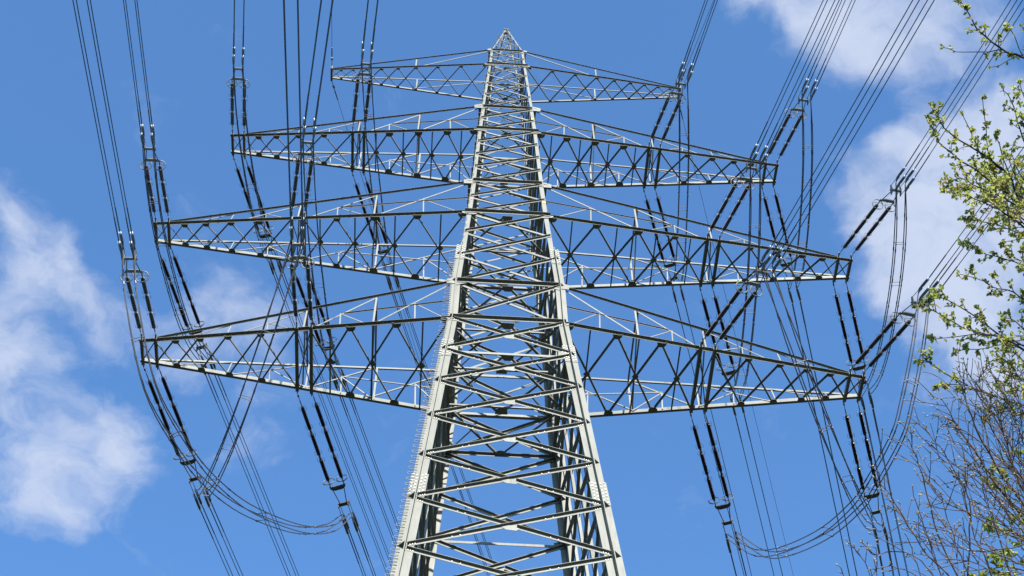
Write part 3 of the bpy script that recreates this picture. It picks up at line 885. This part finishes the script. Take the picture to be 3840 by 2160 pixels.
# ------------------------------------------------------------------ trees
rnd = random.Random(7)
def in_view(p):
    d = p - EYE; k = d.dot(FWD)
    return k > 0 and abs(d.dot(RT) / k * F_PX) < 2250 and abs(d.dot(UP) / k * F_PX) < 1400
def jit(a): return V((rnd.uniform(-a, a), rnd.uniform(-a, a), rnd.uniform(-a, a)))
def leaf(mb, p, d, n, ln):
    d = d.normalized(); sd_ = d.cross(n)
    if sd_.length < 1e-3: sd_ = d.orthogonal()
    sd_.normalize(); nn = sd_.cross(d); w = ln * rnd.uniform(.26, .36)
    a = p; m1 = p + d * ln * .38 - nn * ln * .05; t = p + d * ln - nn * ln * .12
    l1 = p + d * ln * .36 + sd_ * w + nn * ln * .07; r1 = p + d * ln * .36 - sd_ * w + nn * ln * .07
    l2 = p + d * ln * .74 + sd_ * w * .68 + nn * ln * .02; r2 = p + d * ln * .74 - sd_ * w * .68 + nn * ln * .02
    b = len(mb.v); mb.v += [tuple(q) for q in (a, m1, t, l1, r1, l2, r2)]
    for f in ((0, 1, 3), (3, 1, 5), (1, 2, 5), (0, 4, 1), (4, 6, 1), (1, 6, 2)): mb.face(tuple(b + k for k in f))
def leaf_cluster(mb, cat, p, d, n=3, size=.042, catk=0.1):
    for i in range(n):
        dd = (d * .5 + jit(1.0) + V((0, 0, -.25))).normalized()
        leaf(mb, p + jit(.008), dd, V((0, 0, 1)) + jit(.7), size * rnd.uniform(.6, 1.25))
    if rnd.random() < catk:
        q = p + jit(.01)
        e = q + V((rnd.uniform(-.02, .02), rnd.uniform(-.02, .02), -rnd.uniform(.03, .06)))
        cat.tube([q, (q + e) / 2 + jit(.006), e], .0055, 5, r1=.003)
def poly3(pts, step=.1, wob=.012):
    c = catmull(pts, max(3, int(sum((V(b) - V(a)).length for a, b in zip(pts, pts[1:])) / step)))
    return [c[0]] + [p + jit(wob) for p in c[1:]]
def twig_tree(wood, leaves, cat, path, r0, r1, level, density=1.0, leafsize=.042, catk=.1, reach=.38, fromk=0.12):
    n = len(path)
    wood.tube(path, [r0 + (r1 - r0) * i / (n - 1) for i in range(n)], 6 if level < 2 else 5, cap=False)
    for i in range(1, n):
        k = i / (n - 1)
        d = (path[i] - path[i - 1]).normalized()
        if level >= 1 or k > .55:
            leaf_cluster(leaves, cat, path[i], d, rnd.choice((2, 3, 3, 4)), leafsize, catk)
        if level < 2 and k > fromk and rnd.random() < density:
            side = d.cross(V((0, 0, 1)) + jit(.8)).normalized() * (1 if i % 2 else -1)
            dd = (d * rnd.uniform(.6, 1.0) + side * rnd.uniform(.5, 1.0) + V((0, 0, .15))).normalized()
            ln = reach * rnd.uniform(.35, 1.0) * (1.1 - .78 * k)
            q = path[i]; st = max(2, int(ln / .042)); tw = [q]
            for j in range(st):
                dd = (dd + jit(.16)).normalized(); q = q + dd * ln / st; tw.append(q)
            twig_tree(wood, leaves, cat, tw, max(.0035, r1 * .9), .0018, level + 1 if ln < .25 else 1, density * .45, leafsize, catk, reach * .5, .3)
    leaf_cluster(leaves, cat, path[-1], (path[-1] - path[-2]).normalized(), 3, leafsize, catk)

def at_bough(pts, dist): return [at(x, y, d) for (x, y), d in zip(pts, dist if isinstance(dist, (list, tuple)) else [dist] * len(pts))]
# --- leafy tree on the right
TB = V((5.4, 7.4, 0))
t1 = empty('broadleaf_tree', TB, 'tree with fresh yellow-green leaves reaching in from the right edge', 'tree')
trunk_pts = [TB, TB + V((.05, .1, 2.5)), TB + V((-.1, .25, 5)), TB + V((-.15, .5, 7.5)), TB + V((-.3, .6, 9.8)), TB + V((-.4, .7, 12.2))]
mb = MB(); mb.tube([p - TB for p in catmull(trunk_pts, 30)], .24, 12, r1=.05); mb.build('trunk', M_BARKD, t1, smooth=True)
wood, leaves, cat = MB(), MB(), MB()
def off(mb, o):
    mb.v = [(x - o.x, y - o.y, z - o.z) for x, y, z in mb.v]
def trunk_at(z):
    tp = catmull(trunk_pts, 60); return min(tp, key=lambda p: abs(p.z - z))
BOUGHS = [  # photograph path from the frame edge to the tip, distance in metres, radius, twig density, twig reach
 ([(3960,290),(3860,222),(3815,207),(3758,184),(3710,148),(3660,105),(3640,60),(3605,5),(3590,-60)], 12.3, .012, .55, .20),
 ([(3758,184),(3680,195),(3610,197),(3575,188),(3540,180)], 12.3, .005, .7, .10),
 ([(3880,290),(3835,205),(3820,180),(3800,120),(3775,95)], 12.3, .005, .6, .13),
 ([(3900,190),(3820,207),(3770,235),(3710,255)], 12.3, .004, .6, .10),
 ([(3900,260),(3860,150),(3835,100)], 12.5, .005, .6, .12),
 ([(3930,640),(3860,560),(3820,470),(3790,375),(3755,325)], 12.6, .009, .8, .25),
 ([(3960,560),(3890,470),(3850,390),(3825,315)], 12.8, .009, .8, .28),
 ([(4000,930),(3850,800),(3790,670),(3740,620),(3670,570),(3560,500),(3515,440),(3490,388)], 12.0, .014, .85, .30),
 ([(4000,880),(3850,775),(3740,700),(3660,640),(3590,590),(3530,540),(3500,480),(3490,455)], 11.8, .012, .85, .26),
 ([(3760,640),(3710,595),(3700,510),(3685,370)], 12.0, .006, .8, .14),
 ([(3720,605),(3670,565),(3640,500),(3610,430)], 12.1, .006, .8, .16),
 ([(3800,690),(3765,610),(3745,530),(3735,510)], 12.2, .006, .8, .16),
 ([(4000,960),(3850,860),(3760,795),(3690,760),(3630,735),(3545,705)], 11.6, .010, .9, .24),
 ([(4000,900),(3860,800),(3760,740),(3650,690),(3590,660)], 11.4, .010, 1.0, .30),
 ([(4000,860),(3860,760),(3760,690),(3700,650)], 12.4, .010, 1.0, .30),
 ([(4000,1000),(3860,900),(3760,850),(3680,830),(3640,812)], 11.8, .008, .85, .22),
 ([(4000,820),(3880,720),(3820,640),(3790,560)], 12.9, .010, 1.0, .30),
 ([(4000,780),(3900,680),(3860,590)], 12.6, .010, 1.0, .30),
 ([(4010,960),(3880,860),(3770,770),(3690,715),(3620,700)], 11.9, .009, 1.0, .30),
 ([(4010,1000),(3880,880),(3800,800),(3720,730)], 11.3, .009, 1.0, .30),
 ([(4010,860),(3900,780),(3830,700),(3780,600)], 11.6, .009, 1.0, .30),
 ([(4010,930),(3900,840),(3810,760),(3740,690),(3690,640)], 12.7, .009, 1.0, .30),
 ([(4010,720),(3900,600),(3850,500),(3830,440)], 12.1, .009, 1.0, .26),
 ([(4010,1460),(3890,1390),(3810,1330),(3760,1310)], 11.0, .008, .9, .24),
 ([(4010,1560),(3900,1500),(3830,1470),(3760,1440)], 11.4, .008, .9, .24),
 ([(4010,1260),(3900,1180),(3840,1120)], 11.9, .007, .8, .22),
 ([(4000,1080),(3850,1000),(3760,965),(3690,950),(3625,915)], 11.9, .007, .75, .20),
 ([(4000,1060),(3870,1000),(3800,960)], 12.2, .008, .9, .26),
 ([(4000,1200),(3850,1125),(3780,1090),(3740,1080),(3670,1050),(3600,1025)], 11.7, .008, .65, .17),
 ([(4000,1400),(3850,1320),(3800,1285),(3740,1250),(3650,1180),(3560,1130),(3540,1115)], 11.3, .012, .75, .22),
 ([(4000,1370),(3850,1300),(3760,1265),(3660,1245),(3580,1210),(3500,1165),(3470,1140)], 11.2, .010, .75, .20),
 ([(3740,1262),(3660,1250),(3580,1262),(3500,1275)], 11.2, .005, .7, .12),
 ([(3850,1270),(3770,1285),(3680,1310),(3590,1315)], 11.3, .005, .7, .13),
 ([(4000,1330),(3880,1280),(3820,1210),(3770,1190)], 11.6, .008, .9, .24),
 ([(4000,1580),(3850,1520),(3740,1490),(3640,1450),(3540,1400),(3490,1360),(3460,1350)], 10.9, .010, .65, .20),
 ([(3680,1465),(3600,1440),(3520,1450)], 10.9, .004, .7, .10),
 ([(4000,1500),(3880,1450),(3800,1400),(3740,1350)], 11.2, .008, .9, .26),
 ([(4000,1600),(3880,1560),(3780,1540),(3700,1560)], 11.0, .008, .9, .24),
]
for pts, dist, r, den, reach in BOUGHS:
    P = at_bough(pts, dist)
    if pts[0][0] > 3890:      # run the limb back to the trunk
        j = trunk_at(P[0].z - rnd.uniform(.5, 1.1))
        wood.tube(poly3([j, j.lerp(P[0], .5) + jit(.1), P[0]], .15, .02), r * 1.9, 7, r1=r * 1.05)
    twig_tree(wood, leaves, cat, poly3(P, .065, .006), r * .85, .0025, 0, den * (1.15 if pts[-1][1] > 620 else .8), .031, .30 if 620 < pts[-1][1] < 850 else .12, reach * (.95 if pts[-1][1] > 620 else .62))
# fuller growth above and to the right of the frame so the crown is complete
for k in range(46):
    zt = rnd.uniform(6.0, 12.0); j = trunk_at(zt)
    an = rnd.uniform(-1.3, 1.9) if k % 5 else rnd.uniform(0, 6.28)
    tip = j + V((math.cos(an), math.sin(an), 0)) * rnd.uniform(1.2, 2.6) + V((0, 0, rnd.uniform(.4, 1.4)))
    if in_view(tip) or in_view(j.lerp(tip, .6)): continue
    twig_tree(wood, leaves, cat, poly3([j, j.lerp(tip, .5) + jit(.15), tip], .16, .02), .02, .004, 0, .8, .046, .1, .5, .3)
for mb_, nm, mt in ((wood, 'branches', M_BARKD), (leaves, 'crown', M_LEAF), (cat, 'catkins', M_CATKIN)):
    off(mb_, TB); o_ = mb_.build(nm, mt, t1)
    if nm != 'branches': o_['kind'] = 'stuff'

# --- bare tree with swelling buds, lower right
TB2 = V((4.9, 5.6, 0))
t2 = empty('budding_tree', TB2, 'bare twiggy tree covered in pale swelling buds, lower right', 'tree')
tp2 = [TB2, TB2 + V((-.05, .1, 1.6)), TB2 + V((-.3, .35, 3.4)), TB2 + V((-.5, .5, 5.0)), TB2 + V((-.6, .7, 6.6))]
mb = MB(); mb.tube([p - TB2 for p in catmull(tp2, 24)], .15, 10, r1=.05); mb.build('trunk', M_BARK, t2, smooth=True)
wood, buds = MB(), MB()
def bud(p, d, ln):
    d = d.normalized(); x = d.orthogonal().normalized(); y = d.cross(x); b = len(buds.v)
    w = ln * .24
    buds.v.append(tuple(p))
    for yy, rr in ((.35, 1.0), (.7, .72)):
        for k in range(5):
            an = 2 * math.pi * k / 5
            buds.v.append(tuple(p + d * ln * yy + (x * math.cos(an) + y * math.sin(an)) * w * rr))
    buds.v.append(tuple(p + d * ln))
    for k in range(5):
        k2 = (k + 1) % 5
        buds.face((b, b + 1 + k2, b + 1 + k)); buds.face((b + 1 + k, b + 1 + k2, b + 6 + k2, b + 6 + k)); buds.face((b + 6 + k, b + 6 + k2, b + 11))
def bare(path, r0, r1, level, den, reach, fromk=.1):
    n = len(path)
    wood.tube(path, [r0 + (r1 - r0) * i / (n - 1) for i in range(n)], 6 if level == 0 else 5, cap=False)
    for i in range(1, n):
        k = i / (n - 1); d = (path[i] - path[i - 1]).normalized()
        if level >= 1 and rnd.random() < .33 or level == 0 and k > .6 and rnd.random() < .35:
            sd_ = d.cross(jit(1)).normalized()
            sp = path[i] + (d * .5 + sd_).normalized() * rnd.uniform(.008, .02)
            wood.tube([path[i], sp], .0022, 4, cap=False)
            bud(sp, d * .8 + sd_ + V((0, 0, .3)), rnd.uniform(.012, .020))
        if level < 2 and k > fromk and rnd.random() < den:
            side = d.cross(jit(1)).normalized()
            dd = (d * rnd.uniform(.7, 1.1) + side * rnd.uniform(.45, .95) + V((0, 0, .12))).normalized()
            ln = reach * rnd.uniform(.3, 1.0) * (1.15 - .6 * k); q = path[i]; st = max(3, int(ln / .05)); tw = [q]
            curve = jit(.10)
            for j in range(st):
                dd = (dd + jit(.13) + curve * .6 + V((0, 0, .02))).normalized(); q = q + dd * ln / st; tw.append(q)
            bare(tw, max(.0028, r1 * .8), .0016, level + 1, den * .55, reach * .5, .2)
    d = (path[-1] - path[-2]).normalized(); bud(path[-1], d, rnd.uniform(.014, .022))
STEMS = [
 ([(3990,2130),(3840,1945),(3760,1850),(3700,1760),(3640,1670),(3580,1580),(3535,1500)], 10.0, .022, .65, .45),
 ([(3990,2080),(3845,1900),(3720,1720),(3660,1600),(3620,1500),(3600,1430)], 10.2, .020, .65, .42),
 ([(3690,2420),(3590,2160),(3520,2010),(3480,1860),(3440,1720),(3400,1640)], 9.4, .011, .6, .36),
 ([(3690,2350),(3560,2160),(3460,2060),(3400,1960),(3350,1880),(3325,1770),(3300,1710)], 9.2, .009, .55, .30),
 ([(3640,2420),(3630,2160),(3636,1900),(3600,1800),(3540,1700),(3470,1610)], 9.7, .010, .55, .34),
 ([(3990,2120),(3840,2030),(3740,1980),(3620,1920),(3560,1890),(3500,1830),(3450,1750)], 9.6, .011, .6, .40),
 ([(3990,2190),(3840,2120),(3740,2080),(3640,2040),(3540,1990),(3450,1970),(3380,1960)], 9.0, .009, .6, .34),
 ([(3990,2010),(3840,2040),(3700,2070),(3560,2050),(3440,2010),(3380,1930)], 9.3, .008, .55, .34),
 ([(3700,2400),(3500,2160),(3420,2080),(3330,2070),(3280,2082),(3245,2040)], 8.8, .006, .5, .24),
 ([(3400,2400),(3290,2220),(3250,2130),(3215,2070),(3200,2045)], 8.8, .005, .5, .20),
 ([(3340,2420),(3300,2260),(3285,2150),(3275,2100)], 8.7, .005, .5, .18),
 ([(3230,2400),(3190,2240),(3160,2150),(3145,2120)], 8.7, .005, .5, .15),
 ([(3990,1960),(3840,1800),(3760,1680),(3700,1560),(3660,1440)], 10.6, .014, .7, .46),
 ([(3990,1900),(3860,1700),(3800,1560),(3760,1440)], 10.9, .013, .7, .46),
 ([(3990,2060),(3850,1860),(3790,1720),(3760,1600),(3740,1520)], 10.3, .013, .7, .46),
 ([(3990,2100),(3830,1960),(3700,1840),(3600,1760),(3520,1720)], 10.0, .011, .7, .42),
 ([(3800,2420),(3720,2160),(3660,2020),(3620,1880),(3600,1780)], 9.6, .010, .6, .40),
 ([(3860,2420),(3790,2160),(3740,1990),(3700,1880),(3680,1790)], 9.8, .010, .65, .42),
 ([(3560,2420),(3480,2250),(3440,2130),(3420,2060)], 8.9, .006, .5, .22),
 ([(3990,2200),(3860,2090),(3800,1990),(3770,1880)], 9.7, .010, .7, .42),
 ([(3620,2400),(3510,2230),(3420,2150),(3340,2120)], 8.9, .006, .5, .22),
 ([(3990,1700),(3900,1560),(3850,1440)], 11.0, .012, .7, .42),
 ([(3990,2020),(3860,1840),(3760,1730),(3660,1640),(3590,1600)], 9.9, .010, .75, .40),
 ([(3990,1940),(3850,1760),(3760,1620),(3690,1500),(3670,1420)], 10.4, .010, .75, .40),
 ([(3990,1860),(3880,1640),(3820,1500),(3800,1400)], 10.8, .010, .75, .40),
 ([(3990,2260),(3850,2200),(3740,2150),(3650,2110),(3560,2095)], 9.2, .008, .7, .36),
 ([(3990,2150),(3850,2010),(3760,1900),(3690,1800),(3640,1740)], 9.8, .010, .75, .40),
 ([(3640,2420),(3560,2240),(3500,2080),(3450,1930),(3420,1830)], 9.3, .008, .65, .32),
 ([(3760,2420),(3680,2240),(3600,2080),(3560,1960),(3530,1850)], 9.5, .009, .7, .36),
]
for pts, dist, r, den, reach in STEMS:
    P = at_bough(pts, dist)
    tp = catmull(tp2, 60); zt = max(1.8, P[0].z - rnd.uniform(1.2, 2.4)); j = min(tp, key=lambda p: abs(p.z - zt))
    wood.tube(poly3([j, j.lerp(P[0], .55) + jit(.08) - V((0, 0, .15)), P[0]], .15, .015), r * 1.5, 7, r1=r * .6)
    bare(poly3(P, .06, .006), r * .56, .0022, 0, den * (1.35 if pts[-1][0] > 3600 else 1.1 if pts[-1][0] > 3520 else .85), reach, .05)
for k in range(22):
    zt = rnd.uniform(2.5, 6.4); tp = catmull(tp2, 60); j = min(tp, key=lambda p: abs(p.z - zt))
    an = rnd.uniform(-1.6, 1.6)
    tip = j + V((math.cos(an), math.sin(an), 0)) * rnd.uniform(.6, 1.5) + V((0, 0, rnd.uniform(1.0, 2.2)))
    if in_view(tip) or in_view(j.lerp(tip, .6)): continue
    bare(poly3([j, j.lerp(tip, .5) + jit(.12), tip], .15, .02), .016, .003, 0, .6, .5, .3)
for mb_, nm, mt in ((wood, 'branches', M_BARK), (buds, 'buds', M_BUD)):
    off(mb_, TB2); o_ = mb_.build(nm, mt, t2)
    if nm != 'branches': o_['kind'] = 'stuff'

# --- farther leafy tree showing through the bare twigs
TB3 = V((7.6, 13.0, 0))
t3 = empty('background_tree', TB3, 'yellow-green leafy tree glimpsed behind the bare twigs at the lower right', 'tree')
tp3 = [TB3, TB3 + V((.1, .2, 4)), TB3 + V((-.1, .3, 8)), TB3 + V((-.2, .4, 12.5))]
mb = MB(); mb.tube([p - TB3 for p in catmull(tp3, 24)], .22, 10, r1=.06); mb.build('trunk', M_BARKD, t3, smooth=True)
wood, leaves, cat = MB(), MB(), MB()
for pts, dist in (([(3990,2080),(3850,2020),(3780,1990),(3720,1985)], 17.0), ([(3990,1950),(3860,1880),(3780,1830),(3725,1800)], 17.5),
                  ([(3990,2180),(3860,2120),(3800,2080),(3740,2150)], 16.8), ([(3990,2010),(3880,1960),(3840,2010)], 17.2),
                  ([(3990,2240),(3880,2150),(3760,2120),(3700,2160)], 16.6), ([(3990,1800),(3890,1740),(3840,1700)], 17.8), ([(3990,2060),(3890,2040),(3830,2090)], 16.9)):
    P = at_bough(pts, dist); j = min(catmull(tp3, 40), key=lambda p: abs(p.z - P[0].z + .8))
    wood.tube(poly3([j, P[0]], .3, .03), .03, 6, r1=.014)
    twig_tree(wood, leaves, cat, poly3(P, .13, .015), .013, .003, 0, .8, .062, .05, .34, .45)
for k in range(40):
    j = min(catmull(tp3, 40), key=lambda p: abs(p.z - rnd.uniform(5, 12.3)))
    an = rnd.uniform(-1.5, 1.7)
    tip = j + V((math.cos(an), math.sin(an), 0)) * rnd.uniform(1.0, 2.4) + V((0, 0, rnd.uniform(.3, 1.2)))
    if in_view(tip) or in_view(j.lerp(tip, .6)): continue
    twig_tree(wood, leaves, cat, poly3([j, j.lerp(tip, .5) + jit(.15), tip], .2, .02), .02, .004, 0, .7, .065, .05, .5, .3)
for mb_, nm, mt in ((wood, 'branches', M_BARKD), (leaves, 'crown', M_LEAF2), (cat, 'catkins', M_CATKIN)):
    off(mb_, TB3); o_ = mb_.build(nm, mt, t3)
    if nm != 'branches': o_['kind'] = 'stuff'
print('objects', len(bpy.data.objects), 'leaf faces', sum(len(o.data.polygons) for o in bpy.data.objects if o.type == 'MESH' and o.name.startswith('crown')))
